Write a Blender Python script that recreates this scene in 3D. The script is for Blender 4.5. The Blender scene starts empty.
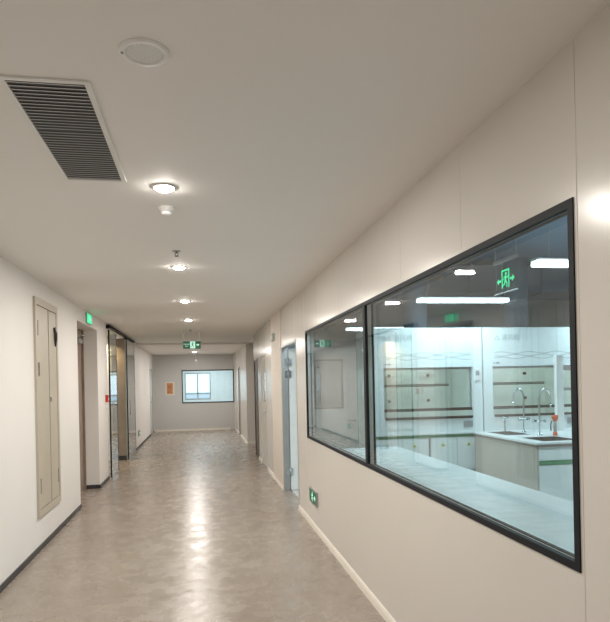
import bpy, bmesh, math, random
from mathutils import Vector, Matrix
random.seed(5)
C = bpy.context.scene
COL = C.collection
PI = math.pi

# ------------------------------------------------------------------ camera, world, exposure
FOC = 600.0
cam_data = bpy.data.cameras.new('camera')
cam = bpy.data.objects.new('camera', cam_data)
COL.objects.link(cam)
cam_data.sensor_fit = 'VERTICAL'
cam_data.sensor_height = 24.0
cam_data.lens = 24.0 * FOC / 622.0
cam_data.shift_y = (382.0 - 311.0) / 622.0
cam_data.clip_start = 0.02
yaw = math.atan(105.0 / FOC)
roll = math.radians(1.22)
cam.matrix_world = (Matrix.Translation((0, 0, 1.6)) @ Matrix.Rotation(-yaw, 4, 'Z')
                    @ Matrix.Rotation(PI / 2, 4, 'X') @ Matrix.Rotation(-roll, 4, 'Z'))
C.camera = cam

world = bpy.data.worlds.new('world')
C.world = world
world.use_nodes = True
wn = world.node_tree
bg = wn.nodes['Background']
bg.inputs[0].default_value = (0.78, 0.90, 1.0, 1)
bg.inputs[1].default_value = 1.7

C.view_settings.view_transform = 'Standard'
C.view_settings.look = 'None'
C.view_settings.gamma = 1
C.view_settings.use_curve_mapping = False
C.view_settings.exposure = 0.0
C.cycles.transparent_max_bounces = 24
C.cycles.max_bounces = 10

WARM = (1.0, 0.945, 0.88)
COOL = (0.72, 0.92, 1.0)
CORRIDOR_W = 30.0
LAB_W = 26.0

def area_lamp(name, loc, sx, sy, power, color, rot=(0, 0, 0), shape='RECTANGLE', spread=PI):
    d = bpy.data.lights.new(name, 'AREA')
    d.shape = shape; d.size = sx; d.size_y = sy
    d.energy = power; d.color = color; d.spread = spread
    o = bpy.data.objects.new(name, d)
    o.location = loc; o.rotation_euler = rot
    COL.objects.link(o)
    return o

# added lamp, out of sight, brightening the small office behind the end wall
area_lamp('office_fill_lamp', (0.3, 22.8, 2.60), 1.2, 1.2, 75, (0.80, 0.94, 1.0))

# ------------------------------------------------------------------ materials
def mat(name, col, rough=0.5, metal=0.0, spec=0.5, noise=None, bump=None, emit=None, coat=0.0):
    m = bpy.data.materials.new(name)
    m.use_nodes = True
    nt = m.node_tree
    b = nt.nodes['Principled BSDF']
    b.inputs['Base Color'].default_value = (*col, 1)
    b.inputs['Roughness'].default_value = rough
    b.inputs['Metallic'].default_value = metal
    b.inputs['Specular IOR Level'].default_value = spec
    b.inputs['Coat Weight'].default_value = coat
    b.inputs['Coat Roughness'].default_value = 0.06
    tc = nt.nodes.new('ShaderNodeTexCoord')
    sc, amt = noise if noise else (6.0, 0.03)
    n = nt.nodes.new('ShaderNodeTexNoise')
    n.inputs['Scale'].default_value = sc
    n.inputs['Detail'].default_value = 4
    nt.links.new(tc.outputs['Object'], n.inputs['Vector'])
    r = nt.nodes.new('ShaderNodeValToRGB')
    r.color_ramp.elements[0].position = 0.3
    r.color_ramp.elements[1].position = 0.7
    r.color_ramp.elements[0].color = (*[c * (1 - amt) for c in col], 1)
    r.color_ramp.elements[1].color = (*[min(1, c * (1 + amt)) for c in col], 1)
    nt.links.new(n.outputs['Fac'], r.inputs['Fac'])
    nt.links.new(r.outputs['Color'], b.inputs['Base Color'])
    if bump:
        n2 = nt.nodes.new('ShaderNodeTexNoise')
        n2.inputs['Scale'].default_value = bump[0]
        nt.links.new(tc.outputs['Object'], n2.inputs['Vector'])
        bp = nt.nodes.new('ShaderNodeBump')
        bp.inputs['Strength'].default_value = bump[1]
        bp.inputs['Distance'].default_value = bump[2] if len(bump) > 2 else 0.01
        nt.links.new(n2.outputs['Fac'], bp.inputs['Height'])
        nt.links.new(bp.outputs['Normal'], b.inputs['Normal'])
    if emit:
        b.inputs['Emission Color'].default_value = (*emit[0], 1)
        b.inputs['Emission Strength'].default_value = emit[1]
    return m

def thin_glass(name, tint, k=1.7, rough=0.0):
    m = bpy.data.materials.new(name)
    m.use_nodes = True
    nt = m.node_tree
    nt.nodes.remove(nt.nodes['Principled BSDF'])
    out = nt.nodes['Material Output']
    fr = nt.nodes.new('ShaderNodeFresnel'); fr.inputs['IOR'].default_value = 1.5
    ge = nt.nodes.new('ShaderNodeNewGeometry')
    inv = nt.nodes.new('ShaderNodeMath'); inv.operation = 'SUBTRACT'; inv.inputs[0].default_value = 1
    nt.links.new(ge.outputs['Backfacing'], inv.inputs[1])
    mu = nt.nodes.new('ShaderNodeMath'); mu.operation = 'MULTIPLY'; mu.inputs[1].default_value = k
    nt.links.new(fr.outputs[0], mu.inputs[0])
    mu2 = nt.nodes.new('ShaderNodeMath'); mu2.operation = 'MULTIPLY'; mu2.use_clamp = True
    nt.links.new(mu.outputs[0], mu2.inputs[0]); nt.links.new(inv.outputs[0], mu2.inputs[1])
    tr = nt.nodes.new('ShaderNodeBsdfTransparent'); tr.inputs[0].default_value = (*tint, 1)
    gl = nt.nodes.new('ShaderNodeBsdfGlossy'); gl.inputs['Roughness'].default_value = rough
    mx = nt.nodes.new('ShaderNodeMixShader')
    nt.links.new(mu2.outputs[0], mx.inputs[0])
    nt.links.new(tr.outputs[0], mx.inputs[1]); nt.links.new(gl.outputs[0], mx.inputs[2])
    nt.links.new(mx.outputs[0], out.inputs['Surface'])
    return m

def floor_material():
    m = bpy.data.materials.new('polished_floor')
    m.use_nodes = True
    nt = m.node_tree; L = nt.links
    b = nt.nodes['Principled BSDF']
    tc = nt.nodes.new('ShaderNodeTexCoord')
    def noise(scale, detail=6, rough=0.6, dist=0.0):
        n = nt.nodes.new('ShaderNodeTexNoise')
        n.inputs['Scale'].default_value = scale
        n.inputs['Detail'].default_value = detail
        n.inputs['Roughness'].default_value = rough
        n.inputs['Distortion'].default_value = dist
        L.new(tc.outputs['Object'], n.inputs['Vector'])
        return n
    a = noise(2.2, 8, 0.65, 0.6)
    r = nt.nodes.new('ShaderNodeValToRGB')
    r.color_ramp.elements[0].position = 0.32; r.color_ramp.elements[0].color = (0.258, 0.212, 0.172, 1)
    r.color_ramp.elements[1].position = 0.68; r.color_ramp.elements[1].color = (0.318, 0.268, 0.222, 1)
    L.new(a.outputs['Fac'], r.inputs['Fac'])
    f = noise(90, 3, 0.7)
    r2 = nt.nodes.new('ShaderNodeValToRGB')
    r2.color_ramp.elements[0].position = 0.35; r2.color_ramp.elements[0].color = (0.86, 0.86, 0.86, 1)
    r2.color_ramp.elements[1].position = 0.65; r2.color_ramp.elements[1].color = (1.08, 1.08, 1.08, 1)
    L.new(f.outputs['Fac'], r2.inputs['Fac'])
    mx = nt.nodes.new('ShaderNodeMixRGB'); mx.blend_type = 'MULTIPLY'; mx.inputs[0].default_value = 1
    L.new(r.outputs[0], mx.inputs[1]); L.new(r2.outputs[0], mx.inputs[2])
    L.new(mx.outputs[0], b.inputs['Base Color'])
    g = noise(5.0, 5, 0.6)
    mr = nt.nodes.new('ShaderNodeMapRange')
    mr.inputs['From Min'].default_value = 0.3; mr.inputs['From Max'].default_value = 0.7
    mr.inputs['To Min'].default_value = 0.15; mr.inputs['To Max'].default_value = 0.38
    L.new(g.outputs['Fac'], mr.inputs['Value'])
    L.new(mr.outputs[0], b.inputs['Roughness'])
    w = noise(7.0, 2, 0.5)
    bp = nt.nodes.new('ShaderNodeBump'); bp.inputs['Strength'].default_value = 0.22; bp.inputs['Distance'].default_value = 0.008
    L.new(w.outputs['Fac'], bp.inputs['Height'])
    L.new(bp.outputs['Normal'], b.inputs['Normal'])
    b.inputs['Specular IOR Level'].default_value = 0.42
    return m

M = {}
M['floor'] = floor_material()
M['plaster'] = mat('white_plaster', (0.80, 0.775, 0.745), 0.6, noise=(1.5, 0.015))
M['ceiling'] = mat('ceiling_paint', (0.85, 0.825, 0.795), 0.75, noise=(1.2, 0.012))
M['panel'] = mat('cleanroom_panel', (0.665, 0.635, 0.59), 0.21, spec=0.28, noise=(0.8, 0.012), bump=(3.0, 0.05, 0.004))
M['panel_matte'] = mat('cream_matte_panel', (0.72, 0.66, 0.59), 0.5)
M['grey_panel'] = mat('grey_end_panel', (0.56, 0.555, 0.54), 0.4, noise=(0.8, 0.012))
M['seam'] = mat('panel_sealant', (0.62, 0.58, 0.53), 0.5)
M['skirt_dark'] = mat('charcoal_skirting', (0.035, 0.035, 0.037), 0.45)
M['skirt_cream'] = mat('cream_coving', (0.78, 0.74, 0.66), 0.4)
M['black'] = mat('black_frame', (0.010, 0.013, 0.016), 0.6, spec=0.25)
M['dark_metal'] = mat('dark_metal', (0.06, 0.06, 0.06), 0.35, metal=0.6)
M['grey_metal'] = mat('grey_metal', (0.42, 0.43, 0.43), 0.35, metal=0.7)
M['spacer'] = mat('grey_spacer', (0.45, 0.50, 0.50), 0.5)
M['chrome'] = mat('brushed_steel', (0.62, 0.64, 0.65), 0.2, metal=1.0)
M['glass'] = thin_glass('window_glass', (0.955, 0.985, 0.985), 1.5)
M['green_glass'] = thin_glass('door_glass', (0.86, 0.93, 0.90), 1.7)
M['sash_glass'] = thin_glass('sash_glass', (0.94, 0.96, 0.95), 0.9)
M['white'] = mat('white_plastic', (0.80, 0.79, 0.77), 0.4)
M['speaker_mesh'] = mat('speaker_mesh', (0.74, 0.73, 0.71), 0.7, noise=(300, 0.2))
M['grille'] = mat('grille_aluminium', (0.74, 0.74, 0.74), 0.4)
M['duct_dark'] = mat('duct_inside', (0.16, 0.165, 0.175), 0.8)
M['steel_door'] = mat('beige_metal_door', (0.50, 0.45, 0.365), 0.42)
M['brown'] = mat('brown_laminate', (0.10, 0.075, 0.058), 0.4, noise=(8, 0.15))
M['brown_door'] = mat('warm_brown_door', (0.27, 0.205, 0.16), 0.4, noise=(8, 0.12))
M['hinge_grey'] = mat('hinge_grey', (0.26, 0.25, 0.23), 0.5)
M['stone'] = mat('brown_stone', (0.27, 0.225, 0.175), 0.4, noise=(4, 0.15))
M['red'] = mat('red_plastic', (0.55, 0.03, 0.025), 0.4)
M['green_sign'] = mat('green_sign_face', (0.0, 0.10, 0.05), 0.4, emit=((0.0, 0.28, 0.13), 0.10))
M['green_lit'] = mat('lit_green', (0.0, 0.6, 0.25), 0.4, emit=((0.0, 0.95, 0.38), 0.95))
M['pale_lit'] = mat('lit_pale_green', (0.6, 0.9, 0.75), 0.4, emit=((0.45, 0.95, 0.70), 0.75))
M['lamp'] = mat('lamp_diffuser', (1, 1, 1), 0.5, emit=((1.0, 0.94, 0.87), 260))
M['led'] = mat('led_diffuser', (1, 1, 1), 0.5, emit=((0.78, 0.93, 1.0), 6))
M['hood_lamp'] = mat('hood_lamp_diffuser', (1, 1, 1), 0.5, emit=((0.85, 0.95, 1.0), 22))
M['warm_lamp'] = mat('warm_spot_diffuser', (1, 1, 1), 0.5, emit=((1.0, 0.72, 0.35), 12))
M['lab_wall'] = mat('lab_wall', (0.70, 0.74, 0.74), 0.6)
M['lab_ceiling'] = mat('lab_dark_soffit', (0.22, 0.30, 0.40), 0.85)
M['lab_floor'] = mat('lab_floor', (0.52, 0.54, 0.53), 0.35)
M['hood_white'] = mat('hood_enamel', (0.74, 0.79, 0.79), 0.35)
M['hood_inside'] = mat('hood_liner', (0.68, 0.74, 0.69), 0.5)
M['cab_white'] = mat('cabinet_white', (0.74, 0.78, 0.77), 0.35)
M['green_band'] = mat('green_edge_band', (0.01, 0.22, 0.10), 0.4)
M['worktop'] = mat('pale_worktop', (0.68, 0.71, 0.71), 0.35)
M['worktop_dark'] = mat('dark_worktop_edge', (0.10, 0.10, 0.10), 0.4)
M['grey_side'] = mat('warm_grey_side', (0.40, 0.37, 0.33), 0.5)
M['sink'] = mat('dark_sink', (0.06, 0.065, 0.07), 0.35)
M['yellow'] = mat('yellow_label', (0.70, 0.62, 0.12), 0.5)
M['orange'] = mat('orange_board', (0.62, 0.27, 0.10), 0.55, noise=(5, 0.25))
M['orange_nozzle'] = mat('orange_nozzle', (0.75, 0.12, 0.04), 0.4)
M['duct'] = mat('galvanised_duct', (0.20, 0.24, 0.29), 0.5, metal=0.3)
M['duct_label'] = mat('orange_duct_label', (0.65, 0.38, 0.15), 0.5)
M['text_grey'] = mat('grey_lettering', (0.25, 0.28, 0.29), 0.5)
M['text_soft'] = mat('soft_grey_lettering', (0.34, 0.39, 0.40), 0.5)
M['clay'] = mat('crumpled_grey_cloth', (0.45, 0.45, 0.42), 0.8, noise=(40, 0.2))
M['building'] = mat('pale_concrete', (0.55, 0.62, 0.68), 0.8)

# ------------------------------------------------------------------ mesh helpers
class MB:
    def __init__(self):
        self.bm = bmesh.new(); self.mats = []
    def _mi(self, m):
        if m is None: return 0
        if m not in self.mats: self.mats.append(m)
        return self.mats.index(m)
    def box(self, x0, x1, y0, y1, z0, z1, m=None, bevel=0.0):
        vs = [self.bm.verts.new(p) for p in ((x0,y0,z0),(x1,y0,z0),(x1,y1,z0),(x0,y1,z0),(x0,y0,z1),(x1,y0,z1),(x1,y1,z1),(x0,y1,z1))]
        fs = [self.bm.faces.new([vs[i] for i in q]) for q in ((3,2,1,0),(4,5,6,7),(0,1,5,4),(1,2,6,5),(2,3,7,6),(3,0,4,7))]
        if bevel:
            es = list({e for f in fs for e in f.edges})
            r = bmesh.ops.bevel(self.bm, geom=es, offset=bevel, segments=2, profile=0.5, affect='EDGES')
            fs = [f for f in fs if f.is_valid] + [f for f in r['faces'] if f.is_valid]
        k = self._mi(m)
        for f in set(fs): f.material_index = k
        return self
    def cyl(self, p0, p1, r0, r1=None, seg=20, m=None, smooth=True):
        r1 = r0 if r1 is None else r1
        p0, p1 = Vector(p0), Vector(p1)
        d = (p1 - p0).normalized()
        a = d.orthogonal().normalized(); b = d.cross(a)
        k = self._mi(m)
        A = [self.bm.verts.new(p0 + r0 * (math.cos(t) * a + math.sin(t) * b)) for t in [2*PI*i/seg for i in range(seg)]]
        B = [self.bm.verts.new(p1 + r1 * (math.cos(t) * a + math.sin(t) * b)) for t in [2*PI*i/seg for i in range(seg)]]
        for i in range(seg):
            f = self.bm.faces.new([A[i], A[(i+1) % seg], B[(i+1) % seg], B[i]]); f.smooth = smooth; f.material_index = k
        f = self.bm.faces.new(A[::-1]); f.material_index = k
        f = self.bm.faces.new(B); f.material_index = k
        return self
    def tube(self, pts, r, seg=12, m=None):
        pts = [Vector(p) for p in pts]; k = self._mi(m); rings = []
        n = len(pts); a = None
        for i, p in enumerate(pts):
            d = (pts[min(i+1, n-1)] - pts[max(i-1, 0)]).normalized()
            a = d.orthogonal().normalized() if a is None else (a - a.dot(d) * d).normalized()
            b = d.cross(a)
            rr = r[i] if isinstance(r, (list, tuple)) else r
            rings.append([self.bm.verts.new(p + rr * (math.cos(2*PI*j/seg) * a + math.sin(2*PI*j/seg) * b)) for j in range(seg)])
        for i in range(n-1):
            for j in range(seg):
                f = self.bm.faces.new([rings[i][j], rings[i][(j+1) % seg], rings[i+1][(j+1) % seg], rings[i+1][j]])
                f.smooth = True; f.material_index = k
        for rg in (rings[0][::-1], rings[-1]):
            f = self.bm.faces.new(rg); f.material_index = k
        return self
    def lathe(self, prof, c=(0, 0, 0), seg=32, m=None):     # prof: (radius, z)
        k = self._mi(m); c = Vector(c); rings = []
        for r, z in prof:
            if r < 1e-6: rings.append([self.bm.verts.new(c + Vector((0, 0, z)))])
            else: rings.append([self.bm.verts.new(c + Vector((r*math.cos(2*PI*j/seg), r*math.sin(2*PI*j/seg), z))) for j in range(seg)])
        for A, B in zip(rings, rings[1:]):
            for j in range(seg):
                q = [A[j % len(A)], A[(j+1) % len(A)], B[(j+1) % len(B)], B[j % len(B)]]
                q = [v for i, v in enumerate(q) if v not in q[:i]]
                if len(q) > 2:
                    f = self.bm.faces.new(q); f.smooth = True; f.material_index = k
        return self
    def prism(self, pts, axis, a0, a1, m=None):              # polygon of 2-D points extruded along an axis
        k = self._mi(m)
        def P(u, v, w):
            return {'x': (w, u, v), 'y': (u, w, v), 'z': (u, v, w)}[axis]
        A = [self.bm.verts.new(P(u, v, a0)) for u, v in pts]; B = [self.bm.verts.new(P(u, v, a1)) for u, v in pts]
        n = len(pts); fs = [self.bm.faces.new(A), self.bm.faces.new(B[::-1])]
        for i in range(n): fs.append(self.bm.faces.new([A[i], B[i], B[(i+1) % n], A[(i+1) % n]]))
        for f in fs: f.material_index = k
        return self
    def build(self, name, material=None, parent=None, loc=None):
        bmesh.ops.recalc_face_normals(self.bm, faces=self.bm.faces)
        me = bpy.data.meshes.new(name)
        self.bm.to_mesh(me); self.bm.free()
        ms = [material] if (material and not self.mats) else self.mats
        for q in ms: me.materials.append(q)
        o = bpy.data.objects.new(name, me); COL.objects.link(o)
        if parent: o.parent = parent
        if loc: o.location = loc
        return o

def tag(o, label, cat, group=None, kind=None):
    o['label'] = label; o['category'] = cat
    if group: o['group'] = group
    if kind: o['kind'] = kind
    return o
def thing(name, label, cat, loc=(0, 0, 0), rotz=0.0, group=None):
    o = bpy.data.objects.new(name, None); COL.objects.link(o)
    o.empty_display_size = 0.05
    o.location = loc; o.rotation_euler = (0, 0, rotz)
    return tag(o, label, cat, group)
def struct(o):
    o['kind'] = 'structure'; return o
def sthing(name, loc=(0, 0, 0), rotz=0.0):
    o = bpy.data.objects.new(name, None); COL.objects.link(o)
    o.empty_display_size = 0.05
    o.location = loc; o.rotation_euler = (0, 0, rotz)
    return struct(o)
def copy_tree(o, parent=None):
    c = o.copy(); COL.objects.link(c)
    if parent: c.parent = parent
    for ch in list(o.children): copy_tree(ch, c)
    return c
def text_mesh(name, s, size, material, parent, loc, rot=(PI/2, 0, 0), align='CENTER', depth=0.0005):
    cu = bpy.data.curves.new('lettering', 'FONT')
    cu.body = s; cu.size = size; cu.align_x = align; cu.align_y = 'CENTER'; cu.extrude = depth
    t = bpy.data.objects.new('temporary', cu); COL.objects.link(t)
    bpy.context.view_layer.update()
    dg = bpy.context.evaluated_depsgraph_get()
    me = bpy.data.meshes.new_from_object(t.evaluated_get(dg))
    bpy.data.objects.remove(t); bpy.data.curves.remove(cu)
    me.materials.clear(); me.materials.append(material)
    o = bpy.data.objects.new(name, me); COL.objects.link(o)
    o.parent = parent; o.location = loc; o.rotation_euler = rot
    return o

# ------------------------------------------------------------------ building shell
XL, XR, ZC = -1.58, 1.20, 2.68
T = 0.06
def wall_x(mb, x0, x1, y0, y1, z0, z1, holes, m=None):
    """wall running along Y with rectangular holes (ya, yb, za, zb)"""
    y = y0
    for ya, yb, za, zb in sorted(holes):
        if ya > y: mb.box(x0, x1, y, ya, z0, z1, m)
        if za > z0: mb.box(x0, x1, ya, yb, z0, za, m)
        if zb < z1: mb.box(x0, x1, ya, yb, zb, z1, m)
        y = yb
    if y < y1: mb.box(x0, x1, y, y1, z0, z1, m)

struct(MB().box(-4.3, 9.1, -4.1, 25.0, -0.12, 0.0).build('floor', M['floor']))
struct(MB().box(-4.3, 1.3, -4.1, 15.8, ZC, ZC + 0.12).build('ceiling_near', M['ceiling']))
struct(MB().box(-1.8, 4.2, 15.8, 25.0, 2.63, ZC + 0.12).box(1.3, 4.2, 13.35, 15.8, 2.64, ZC + 0.12).build('ceiling_far', M['ceiling']))

WIN = (1.755, 6.76, 0.965, 2.178)
wr = MB()
wall_x(wr, XR, XR + T, -4.0, 13.5, 0, ZC,
       [WIN, (7.45, 8.82, 0, 2.14), (10.95, 11.95, 0, 2.14), (12.62, 13.4, 0, 2.12)])
wall_x(wr, XR, XR + T, 15.8, 21.1, 0, 2.63, [(18.35, 19.0, 0, 2.1)])
wr.box(XR + T, 4.2, 15.8, 15.9, 0, 2.64)
wr.box(XR + T, 4.2, 13.4, 13.5, 0, 2.64)
wr.box(4.1, 4.2, 13.5, 15.8, 0, 2.64)
struct(wr.build('wall_right', M['panel']))
tr = MB()
for yy in (0.01, 0.88, 1.74):
    tr.box(XR - 0.0012, XR, yy - 0.0022, yy + 0.0022, 0.1, ZC)
for yy in (2.6, 3.45, 4.30, 5.15, 6.0):
    tr.box(XR - 0.0008, XR, yy - 0.0015, yy + 0.0015, 2.19, ZC)
for yy in (6.84, 7.55, 10.1, 10.9, 12.0, 16.7, 17.6):
    tr.box(XR - 0.0012, XR, yy - 0.003, yy + 0.003, 0.1, 2.62)
struct(tr.build('trim_1', M['seam']))
struct(MB().box(XR - 0.012, XR, 8.86, 10.03, 0.07, ZC).build('trim_2', M['panel_matte']))
struct(MB().box(XR + 0.005, XR + T - 0.005, 13.42, 13.5, 2.64, ZC).box(1.175, 1.2, 20.9, 21.1, 0, 2.63).build('trim_3', M['panel_matte']))

wl = MB()
wall_x(wl, XL - 0.1, XL, -4.0, 21.1, 0, ZC, [(8.30, 9.84, 0, 2.48), (10.85, 13.42, 0, 2.62), (19.75, 20.75, 0, 2.12)])
struct(wl.build('wall_left', M['plaster']))
# door recess in the left wall
struct(MB().box(-2.1, XL - 0.1, 9.84, 9.94, 0, 2.55).box(-2.1, XL - 0.1, 8.2, 8.30, 0, 2.55)
       .box(-2.1, XL - 0.1, 8.30, 9.84, 2.48, 2.55).build('wall_recess', M['plaster']))
# lift lobby behind the sliding glass doors
lob = MB()
lob.box(-4.2, -1.86, 13.42, 13.52, 0, ZC).box(-4.2, XL - 0.1, 10.62, 10.72, 0, ZC).box(-4.3, -4.2, 10.62, 13.52, 0, ZC)
struct(lob.build('wall_lobby', M['plaster']))
struct(MB().box(-1.86, XL - 0.006, 13.40, 13.419, 0.10, 2.62).build('trim_4', M['stone']))
struct(MB().box(-1.88, XL - 0.006, 13.39, 13.419, 0, 0.10).build('baseboard_lobby', M['skirt_dark']))

# end wall, with the glazed opening of the office behind
ew = MB()
def wall_y(mb, x0, x1, y0, y1, z0, z1, holes, m=None):
    x = x0
    for xa, xb, za, zb in sorted(holes):
        if xa > x: mb.box(x, xa, y0, y1, z0, z1, m)
        if za > z0: mb.box(xa, xb, y0, y1, z0, za, m)
        if zb < z1: mb.box(xa, xb, y0, y1, zb, z1, m)
        x = xb
    if x < x1: mb.box(x, x1, y0, y1, z0, z1, m)
wall_y(ew, -1.68, 4.2, 21.1, 21.2, 0, 2.63, [(-0.62, 1.17, 0.95, 2.10)])
struct(ew.build('wall_end', M['grey_panel']))
er = MB()
wall_y(er, -1.68, 4.2, 24.5, 24.6, 0, 2.63, [(-0.60, 0.42, 0.98, 2.06)])
er.box(-1.78, -1.68, 21.1, 24.6, 0, 2.63).box(2.2, 2.3, 21.2, 24.5, 0, 2.63)
struct(er.build('wall_office', M['lab_wall']))
wn_ = sthing('window_4', (0, 24.5, 0))
f = MB()
for x0, x1, z0, z1 in ((-0.60, 0.42, 0.98, 1.03), (-0.60, 0.42, 2.01, 2.06), (-0.60, -0.56, 1.03, 2.01), (0.38, 0.42, 1.03, 2.01), (-0.12, -0.07, 1.03, 2.01), (-0.56, 0.38, 1.20, 1.24)):
    f.box(x0, x1, 0.01, 0.06, z0, z1)
f.build('window_frame', M['grey_metal'], wn_)
MB().box(-0.56, 0.38, 0.03, 0.036, 1.03, 2.01).build('pane', M['glass'], wn_)
# rear
struct(MB().box(-1.68, 9.1, -4.1, -4.0, 0, 3.5).build('wall_rear', M['plaster']))

# baseboards
bl = MB()
for a, b in ((-4.0, 8.30), (9.84, 10.80), (14.92, 19.70), (20.8, 21.1)): bl.box(XL, XL + 0.010, a, b, 0, 0.055)
bl.box(XL - 0.22, XL, 9.828, 9.84, 0, 0.06)
struct(bl.build('baseboard_left', M['skirt_dark']))
br = MB()
for a, b in ((-4.0, 7.44), (8.84, 10.92), (11.98, 12.60), (15.8, 18.3), (19.05, 20.88)):
    br.prism([(XR, 0), (XR - 0.020, 0), (XR - 0.013, 0.04), (XR - 0.004, 0.058), (XR, 0.06)], 'y', a, b)
br.prism([(XR, 0), (XR - 0.0, 0.078), (XR + 0.5, 0.078), (XR + 0.5, 0)], 'y', 15.782, 15.8)
struct(br.build('baseboard_right', M['skirt_cream']))
struct(MB().box(XL, XR - 0.18, 21.085, 21.1, 0, 0.07).build('baseboard_end', M['skirt_cream']))

# thin joint lines of the floor finish
struct(MB().box(0.465, 0.468, 2.6, 21.0, 0, 0.0006).build('trim_5', mat('floor_joint', (0.37, 0.32, 0.275), 0.3)))

# laboratory shell
lab = MB()
lab.box(1.3, 9.1, 13.3, 13.4, 0, 3.45).box(9.0, 9.1, -4.0, 13.3, 0, 3.45)
lab.box(1.3, 1.36, 9.4, 13.3, 0, 2.64)
lab.box(1.3, 1.9, 9.35, 9.4, 0, 2.64)
struct(lab.build('wall_lab', M['lab_wall']))
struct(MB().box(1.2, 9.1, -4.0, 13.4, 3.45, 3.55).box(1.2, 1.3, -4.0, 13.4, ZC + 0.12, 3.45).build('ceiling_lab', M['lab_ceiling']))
struct(MB().box(1.31, 8.99, -3.9, 13.29, 0.0, 0.004).build('floor_lab', M['lab_floor']))

# ------------------------------------------------------------------ windows of the laboratory
def lab_window(n, ya, yb):
    w = sthing('window_%d' % n, (XR, 0, 0))
    za, zb = WIN[2], WIN[3]
    def ring(x0, x1, t, nm, m, inset=0.0):
        g = MB(); a, b, c, d = ya + inset, yb - inset, za + inset, zb - inset
        g.box(x0, x1, a, b, c, c + t).box(x0, x1, a, b, d - t, d).box(x0, x1, a, a + t, c + t, d - t).box(x0, x1, b - t, b, c + t, d - t)
        return g.build(nm, m, w)
    ring(-0.006, 0.016, 0.028 if n == 1 else 0.026, 'window_frame', M['black'])
    ring(0.016, 0.046, 0.012, 'reveal_lining', M['spacer'], 0.004)
    ring(0.046, 0.064, 0.020, 'inner_frame', M['black'])
    MB().box(0.004, 0.010, ya + 0.02, yb - 0.02, za + 0.02, zb - 0.02).build('pane', M['glass'], w)
    MB().box(0.052, 0.058, ya + 0.02, yb - 0.02, za + 0.02, zb - 0.02).build('pane', M['glass'], w)
lab_window(1, WIN[0], 4.27)
lab_window(2, 4.27, WIN[1])

# end wall window
w3 = sthing('window_3', (0, 21.1, 0))
f = MB()
for x0, x1, z0, z1 in ((-0.62, 1.17, 0.95, 0.99), (-0.62, 1.17, 2.06, 2.10), (-0.62, -0.585, 0.99, 2.06), (1.135, 1.17, 0.99, 2.06)):
    f.box(x0, x1, -0.008, 0.09, z0, z1)
f.build('window_frame', M['dark_metal'], w3)
MB().box(-0.585, 1.135, 0.03, 0.036, 0.99, 2.06).build('pane', M['glass'], w3)

# ------------------------------------------------------------------ doors
# open door of the laboratory, hinged at the far jamb and swung into the room
d1 = sthing('door_1', (XR, 7.43, 0))
f = MB()
f.box(-0.004, 0.066, 0.02, 0.038, 0, 2.14).box(-0.006, 0.085, 1.350, 1.39, 0, 2.14).box(-0.006, 0.066, 0.038, 1.350, 2.11, 2.14)
f.build('door_frame', M['grey_metal'], d1)
lf = MB()
X0, X1 = 0.095, 1.15
for x0, x1, z0, z1 in ((X0, X1, 0.01, 1.19), (X0, X1, 1.93, 2.10), (X0, X0 + 0.375, 1.19, 1.93), (X1 - 0.23, X1, 1.19, 1.93)):
    lf.box(x0, x1, 1.36, 1.40, z0, z1)
leaf = lf.build('door_leaf', M['cab_white'], d1)
vf = MB()
a, b, c, d = X0 + 0.375, X1 - 0.23, 1.19, 1.93
for x0, x1, z0, z1 in ((a, b, c, c + 0.02), (a, b, d - 0.02, d), (a, a + 0.02, c, d), (b - 0.02, b, c, d)): vf.box(x0, x1, 1.352, 1.408, z0, z1)
vf.build('vision_panel_frame', M['dark_metal'], leaf)
MB().box(a + 0.03, b - 0.03, 1.377, 1.383, c + 0.03, d - 0.03).build('pane', M['glass'], leaf)
for z in (0.28, 1.72, 1.9):
    MB().cyl((0.09, 1.346, z - 0.06), (0.09, 1.346, z + 0.06), 0.010).box(0.04, 0.13, 1.346, 1.350, z - 0.05, z + 0.05).build('hinge', M['chrome'], d1)
MB().box(0.98, 1.10, 1.33, 1.345, 1.0, 1.015).cyl((1.09, 1.33, 1.007), (1.09, 1.36, 1.007), 0.012).build('door_handle', M['chrome'], leaf)

def flush_door(n, y0, y1, h, x, side, m, handle=True, vision=True):
    """closed leaf in a wall running along Y; side=+1: leaf lies towards +X of the wall face x"""
    d = sthing('door_%d' % n, (x, y0, 0))
    w = y1 - y0; s = side
    def bx(g, xa, xb, *r):
        xa, xb = sorted((xa * s, xb * s)); g.box(xa, xb, *r)
    f = MB(); bx(f, -0.008, 0.09, 0, 0.035, 0, h); bx(f, -0.008, 0.09, w - 0.035, w, 0, h); bx(f, -0.008, 0.09, 0.035, w - 0.035, h - 0.035, h)
    f.build('door_frame', m[0], d)
    g = MB()
    if vision:
        bx(g, 0.01, 0.05, 0.035, w - 0.035, 0.008, 1.25); bx(g, 0.01, 0.05, 0.035, w - 0.035, 1.85, h - 0.035)
        bx(g, 0.01, 0.05, 0.035, 0.3 * w, 1.25, 1.85); bx(g, 0.01, 0.05, 0.7 * w, w - 0.035, 1.25, 1.85)
    else: bx(g, 0.01, 0.05, 0.035, w - 0.035, 0.008, h - 0.035)
    L = g.build('door_leaf', m[1], d)
    if vision:
        g = MB(); bx(g, 0.025, 0.031, 0.3 * w, 0.7 * w, 1.25, 1.85); g.build('pane', M['glass'], L)
    if handle:
        g = MB(); bx(g, -0.001, 0.01, 0.10, 0.15, 0.95, 1.15); bx(g, -0.03, 0.0, 0.115, 0.13, 1.05, 1.065); bx(g, -0.035, -0.022, 0.115, 0.24, 1.05, 1.065)
        g.build('door_handle', M['chrome'], L)
    return d
flush_door(2, 10.95, 11.95, 2.14, XR, 1, (M['panel'], M['panel']))
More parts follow.
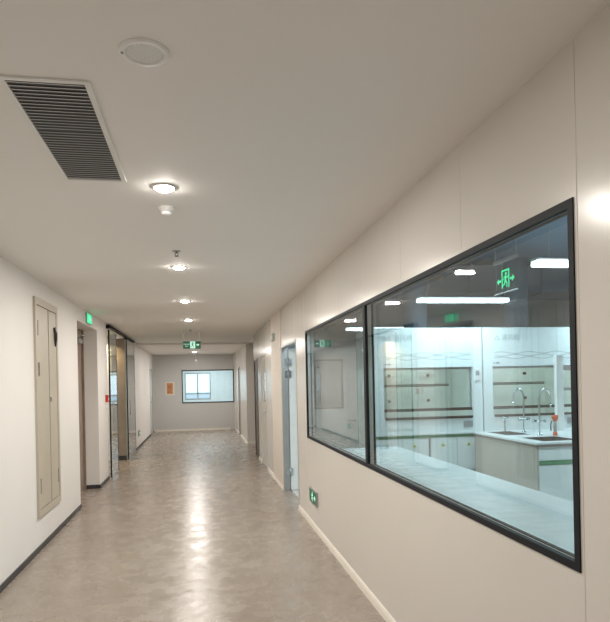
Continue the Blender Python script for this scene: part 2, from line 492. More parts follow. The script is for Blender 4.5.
d3 = flush_door(3, 12.62, 13.40, 2.12, XR, 1, (M['brown'], M['brown']), False, False)
flush_door(4, 18.35, 19.0, 2.10, XR, 1, (M['brown'], M['panel']))
flush_door(5, 19.75, 20.75, 2.12, XL, -1, (M['grey_metal'], M['cab_white']))
# brown leaf at the back of the left recess
d6 = sthing('door_6', (XL - 0.23, 8.30, 0))
MB().box(-0.05, 0, 0, 1.54, 0.0, 2.48).build('door_leaf', M['brown_door'], d6)
MB().box(0.0, 0.05, 1.13, 1.37, 2.26, 2.33, bevel=0.006).tube([(0.025, 1.3, 2.34), (0.10, 1.22, 2.36), (0.03, 1.12, 2.40)], 0.008).build('door_closer', M['grey_metal'], d6)
struct(MB().box(XL - 0.23, XL - 0.20, 9.81, 9.84, 0, 2.48).build('trim_6', M['brown_door']))

# riser cupboard door on the left wall: frame, two leaves
d7 = sthing('door_7', (XL, 6.18, 0.33))
W7, H7 = 0.92, 2.16
f = MB()
f.box(0, 0.022, 0, W7, 0, 0.07).box(0, 0.022, 0, W7, H7 - 0.07, H7).box(0, 0.022, 0, 0.06, 0.07, H7 - 0.07).box(0, 0.022, W7 - 0.06, W7, 0.07, H7 - 0.07)
f.build('door_frame', M['steel_door'], d7)
MB().box(0.0005, 0.003, 0.06, W7 - 0.06, 0.07, H7 - 0.07).build('door_rebate', M['black'], d7)
la = MB().box(0.003, 0.017, 0.066, 0.498, 0.076, H7 - 0.076, bevel=0.002).build('door_leaf', M['steel_door'], d7)
lb = MB().box(0.003, 0.017, 0.534, W7 - 0.066, 0.076, H7 - 0.076, bevel=0.002).build('door_leaf', M['steel_door'], d7)
for leafo, yh in ((la, 0.075), (lb, W7 - 0.1)):
    for z in (0.30, 1.86):
        MB().box(0.017, 0.024, yh, yh + 0.026, z - 0.075, z + 0.075, bevel=0.002).build('hinge', M['hinge_grey'], leafo)
MB().box(0.017, 0.03, 0.075, 0.10, 1.38, 1.52, bevel=0.003).build('door_handle', M['chrome'], la)
MB().box(0.017, 0.03, 0.54, 0.57, 1.12, 1.17, bevel=0.003).build('latch', M['grey_metal'], lb)
MB().tube([(0.02, 0.74, 1.92), (0.035, 0.77, 1.86), (0.03, 0.78, 1.80), (0.022, 0.80, 1.72)], [0.012, 0.016, 0.018, 0.01]).build('chain_catch', M['dark_metal'], lb)

# ------------------------------------------------------------------ sliding glass doors of the lobby
track = thing('sliding_door_track', 'long dark ceiling track carrying the glass doors on the left wall', 'door track', (XL + 0.03, 10.78, 2.60))
MB().box(-0.028, 0.028, 0, 4.14, 0.03, 0.06).build('rail', M['black'], track)
MB().box(-0.035, 0.035, 2.55, 2.66, 0.0, 0.03).build('roller_carriage', M['black'], track)
MB().box(-0.035, 0.035, 0.0, 0.1, 0.0, 0.03).build('roller_carriage', M['black'], track)
def glass_door(y0, y1, label, near):
    g = thing('glass_sliding_door', label, 'glass door', (XL + 0.035, y0, 0.012), 0, 'sliding glass doors')
    w = y1 - y0
    MB().box(-0.006, 0.006, 0.03, w - 0.012, 0.0, 2.57).build('pane', M['green_glass'], g)
    MB().box(-0.012, 0.012, 0.0, 0.03, 0, 2.57).build('stile', M['black'], g)
    MB().box(-0.010, 0.010, w - 0.012, w, 0, 2.57).build('stile', M['dark_metal'], g)
    MB().tube([(0.03, 0.12, 0.95), (0.05, 0.12, 1.0), (0.05, 0.12, 1.25), (0.03, 0.12, 1.3)], 0.008).build('pull_handle', M['chrome'], g)
glass_door(10.83, 11.74, 'greenish glass sliding door beside the red call point', True)
glass_door(13.36, 14.86, 'greenish glass sliding door parked over the white wall, beyond the brown stone jamb', False)
# warm spot in the lobby
sp = thing('lobby_spotlight', 'warm recessed spotlight above the brown stone jamb in the lobby', 'spotlight', (-1.95, 13.2, ZC))
MB().lathe([(0.055, 0), (0.055, -0.006), (0.04, -0.008), (0.04, 0)]).build('trim_ring', M['white'], sp)
MB().lathe([(0.039, -0.002), (0.0, -0.002)]).build('diffuser', M['warm_lamp'], sp)
area_lamp('lobby_warm_light', (-1.95, 13.2, ZC - 0.02), 0.06, 0.06, 9, (1.0, 0.78, 0.45), shape='DISK', spread=math.radians(110))
area_lamp('lobby_light', (-2.9, 12.0, ZC - 0.02), 0.3, 0.3, 20, WARM)

# ------------------------------------------------------------------ ceiling fittings
def make_downlight():
    t = thing('ceiling_downlight', '', 'downlight', (0, 0, 0), 0, 'round ceiling downlights along the corridor')
    MB().lathe([(0.066, 0), (0.066, -0.006), (0.052, -0.010), (0.050, -0.004), (0.050, 0)]).build('trim_ring', M['white'], t)
    MB().lathe([(0.050, -0.004), (0.047, -0.012), (0.035, -0.018), (0.0, -0.021)]).build('diffuser', M['lamp'], t)
    return t
dl = make_downlight()
spots = [(3.35, 'lit round downlight nearest the louvred vent, brightest of the ceiling row'),
         (5.62, 'lit round downlight, second from the louvred vent, next to the small sprinkler'),
         (7.90, 'lit round downlight, third from the louvred vent along the corridor'),
         (10.23, 'lit round downlight, fourth from the vent, the last before the hanging exit sign'),
         (1.05, 'wide unseen lamp overhead, behind the round ceiling speaker'),
         (-1.3, 'wide unseen lamp at the rear of the corridor')]
for i, (y, lab_) in enumerate(spots):
    if y < 3: 
        area_lamp('downlight_and_fill', (-0.17, y, ZC - 0.03), 0.55, 0.55, CORRIDOR_W * (0.5 if y > 0 else 0.9), WARM, shape='DISK')  # unseen lamps without fittings, widened to soften their reflection in the wall
        continue
    o = dl if i == 0 else copy_tree(dl)
    o.location = (-0.17, y, ZC); o['label'] = lab_
    area_lamp('downlight_and_fill', (-0.17, y, ZC - 0.03), 0.1, 0.1, CORRIDOR_W, WARM, shape='DISK')
o = copy_tree(dl); o.location = (-0.14, 19.2, 2.63); o['label'] = 'lit round downlight beyond the hanging exit sign, close to the grey end wall'
for y in (14.6, 17.0, 19.2):
    area_lamp('downlight_and_fill', (-0.14, y, 2.6), 0.1, 0.1, CORRIDOR_W * 0.9, WARM, shape='DISK')  # last has a fitting; the others are added to brighten the far end

v = thing('return_air_grille', 'rectangular white framed ceiling vent with two banks of dark louvre blades', 'air vent', (-0.515, 2.745, ZC))
hx, hy = 0.155, 0.535
f = MB()
for x0, x1, y0, y1 in ((-hx, hx, -hy, -hy + 0.022), (-hx, hx, hy - 0.022, hy), (-hx, -hx + 0.022, -hy + 0.022, hy - 0.022), (hx - 0.022, hx, -hy + 0.022, hy - 0.022)):
    f.box(x0, x1, y0, y1, -0.008, 0.0)
f.build('frame', M['white'], v)
MB().box(-hx + 0.02, hx - 0.02, -hy + 0.02, hy - 0.02, -0.0012, -0.0002).build('duct_opening', M['duct_dark'], v)
for s in (-1, 1):
    g = MB()
    y0, y1 = (-hy + 0.026, -0.095) if s < 0 else (-0.085, hy - 0.026)
    n = 15 if s < 0 else 21
    for k in range(n):
        yy = y0 + (y1 - y0) * (k + 0.5) / n
        g.prism([(yy - 0.0095, -0.0070), (yy - 0.0075, -0.0085), (yy + 0.006, -0.0025), (yy + 0.0035, -0.0015)], 'x', -hx + 0.024, hx - 0.024)
    g.build('louvre_bank', M['grille'], v)
s_ = thing('ceiling_speaker', 'round white ceiling speaker with a fine mesh centre, in front of the vent', 'speaker', (-0.155, 2.0, ZC))
MB().lathe([(0.082, 0), (0.082, -0.003), (0.078, -0.007), (0.062, -0.008), (0.058, -0.004), (0.058, 0)]).build('rim', M['white'], s_)
MB().lathe([(0.0, -0.007), (0.04, -0.0065), (0.058, -0.005)]).build('mesh_cover', M['speaker_mesh'], s_)
MB().box(-0.074, -0.066, -0.006, 0.006, -0.0085, -0.007).build('badge', M['text_grey'], s_)
s_ = thing('smoke_detector', 'white dome smoke detector hanging from the ceiling just beyond the brightest downlight', 'smoke detector', (-0.18, 3.74, ZC))
MB().lathe([(0.048, 0), (0.048, -0.012), (0.044, -0.016), (0.040, -0.016)]).build('base', M['white'], s_)
MB().lathe([(0.040, -0.012), (0.040, -0.026), (0.030, -0.028), (0.030, -0.034), (0.033, -0.036), (0.026, -0.044), (0.0, -0.047)]).build('sensor_dome', M['white'], s_)
def sprinkler(y, label):
    s = thing('ceiling_sprinkler', label, 'sprinkler', (-0.165, y, ZC), 0, 'ceiling sprinklers')
    MB().lathe([(0.034, 0), (0.032, -0.005), (0.016, -0.007), (0.0, -0.007)]).build('escutcheon', M['grey_metal'], s)
    g = MB().cyl((0, 0, -0.006), (0, 0, -0.018), 0.008)
    g.tube([(-0.010, 0, -0.016), (-0.012, 0, -0.03), (0, 0, -0.042)], 0.0025, 8).tube([(0.010, 0, -0.016), (0.012, 0, -0.03), (0, 0, -0.042)], 0.0025, 8)
    g.cyl((0, 0, -0.042), (0, 0, -0.044), 0.016)
    g.build('sprinkler_head', M['dark_metal'], s)
sprinkler(4.95, 'small dark sprinkler head on the ceiling just before the second downlight')
sprinkler(12.05, 'small grey sprinkler head on the ceiling directly above the hanging exit sign')
s_ = thing('hanging_sensor', 'small white sensor hanging on a stem in front of the grey end wall', 'sensor', (-0.11, 19.0, 2.63))
MB().lathe([(0.03, 0), (0.03, -0.012), (0.0, -0.014)]).cyl((0, 0, -0.01), (0, 0, -0.27), 0.008).build('stem', M['white'], s_)
MB().lathe([(0.0, -0.26), (0.03, -0.27), (0.045, -0.31), (0.03, -0.35), (0.0, -0.36)]).build('sensor_head', M['white'], s_)

# ------------------------------------------------------------------ exit signs
def runner(g, cx, cz, h, y, m):
    """running figure, height h, drawn as raised shapes in the XZ plane"""
    def seg(a, b, w):
        a = Vector((cx + a[0]*h, cz + a[1]*h)); b = Vector((cx + b[0]*h, cz + b[1]*h))
        d = (b - a).normalized(); n = Vector((-d.y, d.x)) * w * h * 0.5
        g.prism([tuple(a + n), tuple(b + n), tuple(b - n), tuple(a - n)], 'y', y - 0.001, y, m)
    g.cyl((cx + 0.06*h, y - 0.001, cz + 0.38*h), (cx + 0.06*h, y, cz + 0.38*h), 0.10*h, seg=14, m=m)
    seg((0.03, 0.27), (-0.04, -0.06), 0.17)
    seg((0.02, 0.22), (0.24, 0.10), 0.08); seg((0.24, 0.10), (0.30, 0.22), 0.07)
    seg((0.0, 0.22), (-0.22, 0.16), 0.08); seg((-0.22, 0.16), (-0.27, 0.0), 0.07)
    seg((-0.03, -0.04), (0.18, -0.20), 0.10); seg((0.18, -0.20), (0.13, -0.45), 0.09)
    seg((-0.05, -0.04), (-0.14, -0.26), 0.10); seg((-0.14, -0.26), (-0.38, -0.30), 0.09)
def arrow(g, cx, cz, s, d, y, m):
    g.prism([(cx + d*0.5*s, cz), (cx, cz + 0.42*s), (cx, cz + 0.15*s), (cx - d*0.5*s, cz + 0.15*s), (cx - d*0.5*s, cz - 0.15*s), (cx, cz - 0.15*s), (cx, cz - 0.42*s)], 'y', y - 0.001, y, m)

hs = thing('hanging_exit_sign', 'green exit sign hanging on two thin rods over the middle of the corridor', 'exit sign', (-0.145, 12.34, 2.32))
MB().box(-0.175, 0.175, -0.012, 0.012, 0, 0.15, M['green_sign'], bevel=0.003).build('sign_plate', None, hs)
g = MB().box(-0.035, 0.065, -0.014, -0.012, 0.008, 0.148); g.build('lit_panel', M['pale_lit'], hs)
g = MB(); runner(g, 0.015, 0.078, 0.12, -0.014, M['green_sign']); g.build('running_figure', None, hs)
text_mesh('lettering', '安全出口', 0.032, M['pale_lit'], hs, (-0.105, -0.0125, 0.09))
text_mesh('lettering', 'EXIT', 0.028, M['pale_lit'], hs, (-0.105, -0.0125, 0.05))
g = MB(); arrow(g, 0.118, 0.078, 0.06, 1, -0.012, M['pale_lit']); g.build('arrow', None, hs)
for s in (-1, 1):
    MB().cyl((s * 0.155, 0, 0.15), (s * 0.155, 0, 0.36), 0.011, seg=10).build('rod', M['white'], hs)

def wall_sign(name, label, loc, rotz, w, h, arrows=True, lit=None, face=None):
    s = thing(name, label, 'exit sign', loc, rotz)
    MB().box(-w/2, w/2, -0.02, 0, 0, h, bevel=0.003).build('housing', M['grey_metal'], s)
    MB().box(-w/2 + 0.012, w/2 - 0.012, -0.022, -0.018, 0.012, h - 0.012).build('sign_face', face or M['green_sign'], s)
    g = MB(); runner(g, -0.02, h/2, h*0.72, -0.022, lit or M['pale_lit']); g.build('running_figure', None, s)
    if arrows:
        g = MB(); arrow(g, w*0.3, h/2, h*0.45, 1, -0.022, lit or M['pale_lit']); g.build('arrow', None, s)
    return s
# left wall: rotz so that the face (-Y local) looks to +X
wall_sign('wall_exit_sign', 'small lit green exit sign high on the left wall above the door recess', (XL, 9.10, 2.505), PI/2, 0.36, 0.15, face=M['green_lit'])
wall_sign('low_exit_sign', 'small green exit sign low on the left wall beyond the glass doors', (XL, 15.95, 0.30), PI/2, 0.34, 0.15)
wall_sign('low_exit_sign', 'green exit sign plate low on the right wall under the corner of the lab window', (XR, 6.41, 0.275), -PI/2, 0.40, 0.155)

cp = thing('fire_call_point', 'small red fire alarm call point on the left wall before the glass door', 'fire alarm', (XL, 10.62, 1.33))
MB().box(0, 0.045, -0.055, 0.055, 0, 0.12, bevel=0.005).build('housing', M['red'], cp)
MB().box(0.045, 0.048, -0.03, 0.03, 0.03, 0.08).build('press_plate', M['white'], cp)
MB().box(0.0, 0.03, -0.035, 0.035, -0.10, -0.02, bevel=0.004).build('socket_box', M['white'], cp)
dv = thing('wall_sounder', 'small grey square box high on the right wall beside the open door', 'alarm box', (XR - 0.012, 9.62, 2.27))
MB().box(-0.04, 0, -0.11, 0.11, 0, 0.12, bevel=0.008).build('housing', M['spacer'], dv)
MB().box(-0.043, -0.04, -0.05, 0.05, 0.03, 0.09).build('grille', M['white'], dv)
nb = thing('notice_board', 'small orange notice board with pale border on the grey end wall', 'notice board', (-1.02, 21.1, 1.24))
MB().box(-0.16, 0.16, -0.012, 0, 0, 0.46).build('backing', M['panel_matte'], nb)
MB().box(-0.105, 0.10, -0.016, -0.012, 0.05, 0.42).build('poster', M['orange'], nb)
g = MB()
for k in range(7): g.box(-0.085, 0.08 - 0.02 * (k % 3), -0.0168, -0.016, 0.09 + k*0.043, 0.10 + k*0.043)
g.build('printed_lines', M['brown'], nb)

# ------------------------------------------------------------------ laboratory: fume hoods
def make_hood(first):
    h = thing('fume_hood', '', 'fume hood', (0, 0, 0), 0, 'white fume hoods in the laboratory')
    W, D = 1.48, 0.86
    # shell: two posts, header, back, top
    g = MB()
    g.box(0, 0.13, 0, 0.10, 0.90, 2.27).box(W - 0.13, W, 0, 0.10, 0.90, 2.27)
    g.box(0.13, W - 0.13, 0, 0.10, 1.755, 2.27)
    g.box(0, 0.03, 0.10, D, 0.90, 2.27).box(W - 0.03, W, 0.10, D, 0.90, 2.27).box(0.03, W - 0.03, D - 0.02, D, 0.90, 2.27)
    g.box(0.03, W - 0.03, 0.10, D - 0.02, 2.25, 2.27)
    body = g.build('hood_shell', M['hood_white'], h)
    g = MB()
    g.box(0.13, W - 0.13, D - 0.10, D - 0.08, 0.92, 2.0)
    g.box(0.11, 0.13, 0.10, D - 0.08, 0.92, 2.0).box(W - 0.13, W - 0.11, 0.10, D - 0.08, 0.92, 2.0)
    g.box(0.13, W - 0.13, 0.10, D - 0.08, 2.0, 2.02)
    lin = g.build('liner', M['hood_inside'], h)
    for z in (1.02, 1.50, 1.52):
        MB().box(0.14, W - 0.14, D - 0.106, D - 0.10, z, z + 0.012).build('baffle_slot', M['dark_metal'], lin)
    for x in (0.44, 1.02):
        for z in (1.30, 1.66):
            MB().cyl((x, D - 0.10, z), (x, D - 0.125, z), 0.022, seg=16).cyl((x, D - 0.125, z), (x, D - 0.15, z), 0.012, seg=12).build('gas_fitting', M['dark_metal'], lin)
    MB().box(0.4, W - 0.4, 0.30, 0.36, 1.985, 1.999).build('hood_lamp', M['hood_lamp'], lin)
    # sash
    g = MB().box(0.13, W - 0.13, 0.055, 0.061, 1.20, 1.755)
    sash = g.build('sash', M['sash_glass'], h)
    MB().box(0.13, W - 0.13, 0.035, 0.075, 1.185, 1.222, M['black']).box(0.13, W - 0.13, 0.045, 0.072, 1.725, 1.755, M['grey_metal']).box(0.13, 0.15, 0.045, 0.072, 1.215, 1.725, M['grey_metal']).box(W - 0.15, W - 0.13, 0.045, 0.072, 1.215, 1.725, M['grey_metal']).build('sash_frame', None, sash)
    MB().tube([(0.15, -0.005, 1.10), (W - 0.15, -0.005, 1.10)], 0.017).build('airfoil_bar', M['black'], h)
    a = MB().box(0.13, W - 0.13, 0.005, 0.06, 0.90, 1.085).build('service_apron', M['hood_white'], h)
    for x, k in ((0.24, 0), (0.44, 0), (1.27, 1)):
        MB().box(x - 0.065, x + 0.065, -0.004, 0.005, 0.965, 1.045, bevel=0.002).build('socket', M['white'] if not k else M['grey_metal'], a)
    # header marks: lettering, wavy relief lines, two small knobs
    hd = text_mesh('lettering', '△ 通风柜', 0.085, M['text_soft'], body, (0.16, -0.0006, 2.13), align='LEFT')
    g = MB()
    for r in range(3):
        pts = [(0.16 + i * 0.02, 1.86 + r * 0.035 + (0.012 if r != 1 else -0.012) * math.sin(i * 0.02 * 2 * PI / 0.40)) for i in range(59)]
        for (xa, za), (xb, zb) in zip(pts, pts[1:]):
            g.prism([(xa, za), (xb, zb), (xb, zb + 0.007), (xa, za + 0.007)], 'y', -0.001, 0.0)
    g.build('wavy_lines', M['text_soft'], body)
    g = MB()
    g.cyl((0.155, 0, 1.80), (0.155, -0.006, 1.80), 0.010).cyl((0.20, 0, 1.80), (0.20, -0.008, 1.80), 0.014).box(0.18, 0.235, -0.004, 0, 1.794, 1.806)
    g.build('lock', M['text_grey'], body)
    ct = MB().box(W - 0.11, W - 0.03, -0.012, 0, 1.57, 1.73, bevel=0.003).build('control_panel', M['white'], body)
    MB().box(W - 0.095, W - 0.045, -0.014, -0.012, 1.64, 1.70).build('display', M['text_grey'], ct)
    # worktop and base cabinets
    MB().box(0, W, -0.015, D, 0.88, 0.90).build('worktop', M['worktop'], h)
    for c in range(2):
        x0 = 0.005 + c * 0.745; x1 = x0 + 0.72
        cb = MB().box(x0, x1, 0.02, D - 0.02, 0.40, 0.88).build('base_cabinet', M['cab_white'], h)
        MB().box(x0, x1, -0.006, 0.02, 0.845, 0.878).build('green_edge', M['green_band'], cb)
        for q in range(2):
            a0 = x0 + 0.004 + q * 0.358; a1 = a0 + 0.352
            dr = MB().box(a0, a1, 0.0, 0.02, 0.42, 0.838, bevel=0.002).build('cabinet_door', M['cab_white'], cb)
            xc = a0 + 0.16
            MB().prism([(xc - 0.03, 0.72), (xc + 0.03, 0.72), (xc, 0.775)], 'y', -0.0012, 0).build('warning_label', M['yellow'], dr)
            MB().box(xc - 0.012, xc + 0.012, -0.0018, -0.0012, 0.728, 0.745).build('warning_mark', M['black'], dr)
    MB().box(0.02, W - 0.02, 0.08, D - 0.02, 0.004, 0.40).build('plinth', M['grey_side'], h)
    return h
hood = make_hood(True)
hood.location = (2.19, 7.40, 0.0)
hood['label'] = 'white fume hood left of the sink bench, the one nearest the lab door'
h2 = copy_tree(hood); h2.location = (3.69, 7.40, 0.0)
h2['label'] = 'white fume hood standing directly behind the sink bench and its gooseneck taps'
h3 = copy_tree(hood); h3.location = (5.19, 7.40, 0.0)
h3['label'] = 'white fume hood farthest right, mostly hidden by the window edge'

# exhaust ducts above the hoods
for i, (x, lab_) in enumerate(((2.93, 'grey exhaust duct rising from the fume hood nearest the lab door'), (4.43, 'grey exhaust duct rising from the fume hood behind the sink bench'))):
    t = thing('exhaust_duct', lab_, 'duct', (x, 7.85, 2.27), 0, 'exhaust ducts above the fume hoods')
    MB().cyl((0, 0, 0), (0, 0, 1.0), 0.16, seg=28).build('riser', M['duct'], t)
    MB().cyl((0, 0, 0.0), (0, 0, 0.03), 0.19, seg=28).build('flange', M['duct'], t)
    MB().cyl((0, 0, 0.4), (0, 0, 0.43), 0.17, seg=28).build('flange', M['duct'], t)
t = thing('main_duct', 'large dark horizontal duct under the laboratory ceiling', 'duct', (0, 9.0, 2.95))
MB().box(2.0, 8.8, -0.25, 0.25, 0, 0.42, bevel=0.01).build('duct_body', M['duct'], t)
for x in (3.0, 4.2, 5.4):
    MB().box(x - 0.02, x + 0.02, -0.27, 0.27, -0.02, 0.44).build('flange', M['duct'], t)
text_mesh('lettering', '排风管', 0.09, M['duct_label'], t, (4.9, -0.252, 0.2))
text_mesh('lettering', '排风管', 0.09, M['duct_label'], t, (3.6, -0.252, 0.2))
for i, (x, z, r, lab_) in enumerate(((2.0, 3.1, 0.05, 'thin grey pipe along the lab ceiling nearest the window'), (2.5, 3.2, 0.09, 'medium grey pipe along the lab ceiling between two thinner ones'), (3.0, 3.15, 0.04, 'thinnest grey pipe along the lab ceiling farthest from the window'))):
    o = MB().tube([(0, -3.5, 0), (0, 8.6, 0)], r, 16).build('ceiling_pipe', M['duct'], None, (x, 0, z))
    tag(o, lab_, 'pipe', 'pipes under the laboratory ceiling')

# suspended linear lights
def make_led():
    t = thing('linear_light', '', 'ceiling light', (0, 0, 0), 0, 'linear lights hanging in the laboratory')
    MB().box(-0.6, 0.6, -0.05, 0.05, 0.034, 0.055, bevel=0.004).build('housing', M['white'], t)
    MB().box(-0.585, 0.585, -0.066, 0.066, -0.006, 0.034, bevel=0.006).build('diffuser', M['led'], t)
    for x in (-0.45, 0.45):
        MB().cyl((x, 0, 0.05), (x, 0, 0.90), 0.004, seg=8).build('suspension_rod', M['grey_metal'], t)
    return t
led = make_led()
lx = [(3.24, 7.0, 'long lit linear light above the fume hood nearest the lab door'),
      (3.42, 4.70, 'lit linear light cut by the right edge of the lab window, nearer than the other'),
      (5.6, 7.0, 'lit linear light above the farthest right fume hood'),
      (5.8, 4.72, 'lit linear light deep in the laboratory on the right')]
for i, (x, y, l) in enumerate(lx):
    o = led if i == 0 else copy_tree(led)
    o.location = (x, y, 2.555); o['label'] = l
    area_lamp('linear_light_source', (x, y, 2.53), 1.15, 0.12, LAB_W, COOL)
for x, y, w, l in ((3.5, 2.2, 1.0, 'lit linear light nearest the rear of the laboratory'), (3.3, 10.9, 1.0, 'lit linear light behind the row of fume hoods'),
                   (1.62, 6.25, 1.35, 'added linear light over the window bench, unseen, brightening the open lab door')):  # last one is added out of view to brighten the door leaf
    o = copy_tree(led); o.location = (x, y, 2.555); o['label'] = l
    along = x < 2
    if along: o.rotation_euler = (0, 0, PI / 2)
    area_lamp('linear_light_source', (x, y, 2.53), 1.15, 0.12, LAB_W * 0.85 * w, COOL, (0, 0, PI / 2 if along else 0))

# hanging exit sign in the lab
ls = thing('lab_exit_sign', 'bright green running figure exit sign hanging on a clear plate inside the laboratory', 'exit sign', (2.62, 4.80, 2.345), -PI/2)
MB().box(-0.20, 0.20, -0.004, 0.004, 0, 0.26).build('clear_plate', M['glass'], ls)
MB().box(-0.20, 0.20, -0.006, 0.006, -0.008, 0.0).build('edge_strip', M['grey_metal'], ls)
MB().box(-0.20, 0.20, -0.012, 0.012, 0.26, 0.285).build('top_rail', M['grey_metal'], ls)
g = MB()
for x0, x1, z0, z1 in ((-0.065, -0.05, 0.03, 0.19), (0.05, 0.065, 0.03, 0.19), (-0.065, 0.065, 0.175, 0.19)): g.box(x0, x1, -0.006, -0.004, z0, z1)
g.build('door_outline', M['green_lit'], ls)
g = MB(); runner(g, 0, 0.10, 0.14, -0.004, M['green_lit']); g.build('running_figure', None, ls)
g = MB(); arrow(g, -0.115, 0.10, 0.07, -1, -0.004, M['green_lit']); g.build('arrow', None, ls)
g = MB(); arrow(g, 0.115, 0.10, 0.07, 1, -0.004, M['green_lit']); g.build('arrow', None, ls)
for s in (-1, 1): MB().cyl((s * 0.18, 0, 0.285), (s * 0.18, 0, 1.10), 0.003, seg=8).build('rod', M['grey_metal'], ls)

# ------------------------------------------------------------------ benches
b = thing('wall_bench', 'long pale laboratory bench running along the inside of the window', 'lab bench', (1.36, 0.6, 0.004))
MB().box(0, 0.82, 0, 5.9, 0.816, 0.846, bevel=0.003).build('worktop', M['worktop'], b)
for k in range(7):
    cb = MB().box(0.03, 0.74, 0.03 + k * 0.838, 0.03 + k * 0.838 + 0.81, 0.08, 0.816).build('base_cabinet', M['cab_white'], b)
    MB().box(0.74, 0.76, 0.035 + k * 0.838, 0.035 + k * 0.838 + 0.80, 0.10, 0.76).build('cabinet_door', M['cab_white'], cb)
    MB().box(0.74, 0.762, 0.035 + k * 0.838, 0.035 + k * 0.838 + 0.80, 0.765, 0.80).build('green_edge', M['green_band'], cb)
MB().box(0.03, 0.68, 0.04, 5.86, 0.0, 0.08).build('plinth', M['grey_side'], b)

ib = thing('sink_bench', 'sink bench with pale top and warm grey side, butting against the fume hoods', 'sink bench', (3.50, 5.86, 0.004))
Wi, Li = 1.5, 1.50
sinks = [(0.16, 0.60, 0.12, 0.58), (0.16, 0.48, 0.90, 1.42)]
g = MB()
for z0, z1, m, e in ((0.876, 0.896, M['worktop'], 0.0), (0.850, 0.876, M['worktop_dark'], 0.003)):
    g.box(e, 0.16, e, Li - e, z0, z1, m).box(0.60, Wi - e, e, Li - e, z0, z1, m)
    for a, c in ((e, 0.12), (0.58, 0.90), (1.42, Li - e)): g.box(0.16, 0.60, a, c, z0, z1, m)
    g.box(0.48, 0.60, 0.90, 1.42, z0, z1, m)
g.build('worktop', None, ib)
MB().box(0.03, 0.05, 0.03, Li - 0.0, 0.0, 0.850).build('side_panel', M['grey_side'], ib)
cb = MB().box(0.05, Wi - 0.03, 0.05, 0.07, 0.06, 0.850).box(0.05, Wi - 0.03, Li - 0.03, Li, 0.06, 0.850).box(Wi - 0.05, Wi - 0.03, 0.07, Li - 0.03, 0.06, 0.850).box(0.05, Wi - 0.05, 0.07, Li - 0.03, 0.06, 0.10).build('base_cabinet', M['cab_white'], ib)
for k in range(3):
    x0 = 0.055 + k * 0.47
    dr = MB().box(x0, x0 + 0.462, 0.03, 0.05, 0.08, 0.645, bevel=0.002).build('cabinet_door', M['cab_white'], cb)
    dw = MB().box(x0, x0 + 0.462, 0.03, 0.05, 0.70, 0.845, bevel=0.002).build('drawer', M['cab_white'], cb)
    MB().box(x0, x0 + 0.462, 0.026, 0.05, 0.65, 0.695).build('green_edge', M['green_band'], cb)
for x0, x1, y0, y1 in sinks:
    g = MB()
    g.box(x0 + 0.002, x1 - 0.002, y0 + 0.002, y1 - 0.002, 0.62, 0.635)
    g.box(x0 + 0.002, x0 + 0.012, y0 + 0.002, y1 - 0.002, 0.635, 0.897).box(x1 - 0.012, x1 - 0.002, y0 + 0.002, y1 - 0.002, 0.635, 0.897)
    g.box(x0 + 0.012, x1 - 0.012, y0 + 0.002, y0 + 0.012, 0.635, 0.897).box(x0 + 0.012, x1 - 0.012, y1 - 0.012, y1 - 0.002, 0.635, 0.897)
    g.build('sink_basin', M['sink'], ib)

def faucet(loc, rotz, label):
    f = thing('gooseneck_tap', label, 'tap', loc, rotz, 'gooseneck laboratory taps')
    MB().lathe([(0.0, 0.03), (0.016, 0.03), (0.028, 0.012), (0.030, 0.0), (0.0, 0.0)]).build('tap_base', M['chrome'], f)
    pts = [(0, 0, 0.02), (0, 0, 0.15), (0, 0, 0.30), (0, 0, 0.45)]
    pts += [(0.068 - 0.068 * math.cos(t), 0, 0.45 + 0.105 * math.sin(t)) for t in [PI * k / 10 for k in range(1, 11)]] + [(0.138, 0, 0.38)]
    MB().tube(pts, 0.0105, 12).build('spout', M['chrome'], f)
    MB().cyl((0.138, 0, 0.39), (0.138, 0, 0.335), 0.012, 0.009).build('nozzle', M['chrome'], f)
    MB().tube([(-0.05, 0, 0.17), (0, 0, 0.17), (0.05, 0, 0.17)], 0.014, 10).cyl((-0.05, 0, 0.17), (-0.075, 0, 0.17), 0.02, 0.02).cyl((0.05, 0, 0.17), (0.075, 0, 0.17), 0.02, 0.02).build('tap_handle', M['chrome'], f)
faucet((4.035, 7.02, 0.90), PI, 'steel gooseneck tap with spout turned left, behind the far sink')
faucet((3.995, 6.60, 0.90), math.radians(-55), 'steel gooseneck tap with spout turned right, over the near sink')
rp = thing('reagent_rack_post', 'tall pale square post standing on the sink bench', 'post', (4.585, 7.10, 0.90))
MB().box(-0.05, 0.05, -0.03, 0.03, 0, 0.98, bevel=0.004).build('post', M['white'], rp)
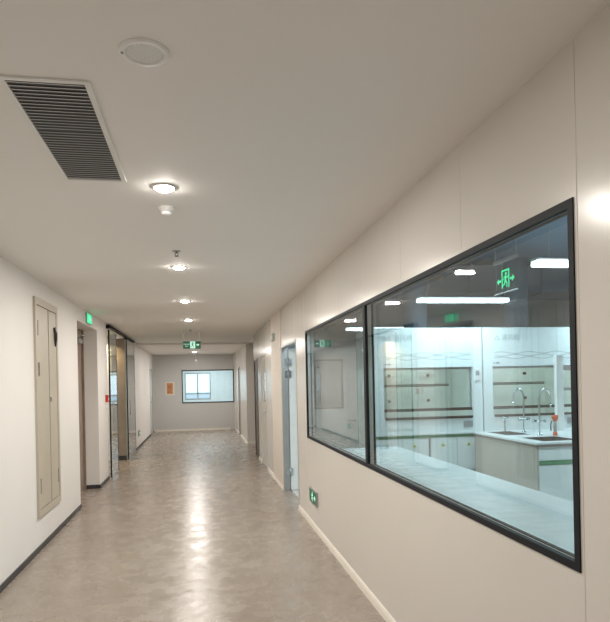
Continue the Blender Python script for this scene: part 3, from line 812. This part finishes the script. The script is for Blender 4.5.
MB().box(0.05, 0.40, -0.02, 0.02, 0.52, 0.56).box(0.05, 0.40, -0.02, 0.02, 0.78, 0.82).build('shelf_bracket', M['grey_metal'], rp)
ey = thing('eyewash_spray', 'hand-held eyewash spray with orange head and black lever beside the near sink', 'eyewash', (4.15, 6.52, 0.90))
MB().cyl((0, 0, 0), (0, 0, 0.045), 0.028, 0.024).build('holder', M['orange_nozzle'], ey)
MB().tube([(0, 0, 0.04), (0, 0, 0.17)], 0.020).build('grip', M['grey_metal'], ey)
MB().tube([(-0.04, 0, 0.18), (-0.058, 0, 0.13), (-0.055, 0, 0.06)], 0.007).build('lever', M['dark_metal'], ey)
MB().cyl((0, 0, 0.17), (0, 0, 0.20), 0.022, 0.034).cyl((0, 0, 0.20), (0, 0, 0.245), 0.038, 0.038).build('spray_head', M['orange_nozzle'], ey)
tp = thing('water_tap', 'small steel bench tap behind the far sink, in front of the fume hood', 'tap', (3.92, 7.29, 0.90))
MB().tube([(0, 0, 0), (0, 0, 0.17)], 0.011).tube([(0, 0, 0.15), (-0.03, -0.04, 0.16), (-0.035, -0.045, 0.11)], 0.008).build('spout', M['chrome'], tp)
MB().tube([(-0.05, 0, 0.18), (0.05, 0, 0.18)], 0.010).build('tap_handle', M['chrome'], tp)

# crumpled cloth on the window end of the bench
g = MB()
k = 10
vs = [[g.bm.verts.new((i / k * 0.10 + random.uniform(-.004, .004), j / k * 0.32 + random.uniform(-.006, .006),
      0.004 + 0.028 * math.sin(PI * i / k) * math.sin(PI * j / k) * random.uniform(0.5, 1.2))) for j in range(k + 1)] for i in range(k + 1)]
for i in range(k):
    for j in range(k):
        q = g.bm.faces.new([vs[i][j], vs[i+1][j], vs[i+1][j+1], vs[i][j+1]]); q.smooth = True
o = g.build('cleaning_cloth', M['clay'], None, (1.40, 1.98, 0.852))
sm = o.modifiers.new('thickness', 'SOLIDIFY'); sm.thickness = 0.004
tag(o, 'crumpled grey cloth on the bench in the near corner of the lab window', 'cloth')

# low parapet seen through the office window
struct(MB().box(-6, 8, 33, 33.4, -3, 1.15).build('trim_7', M['building']))
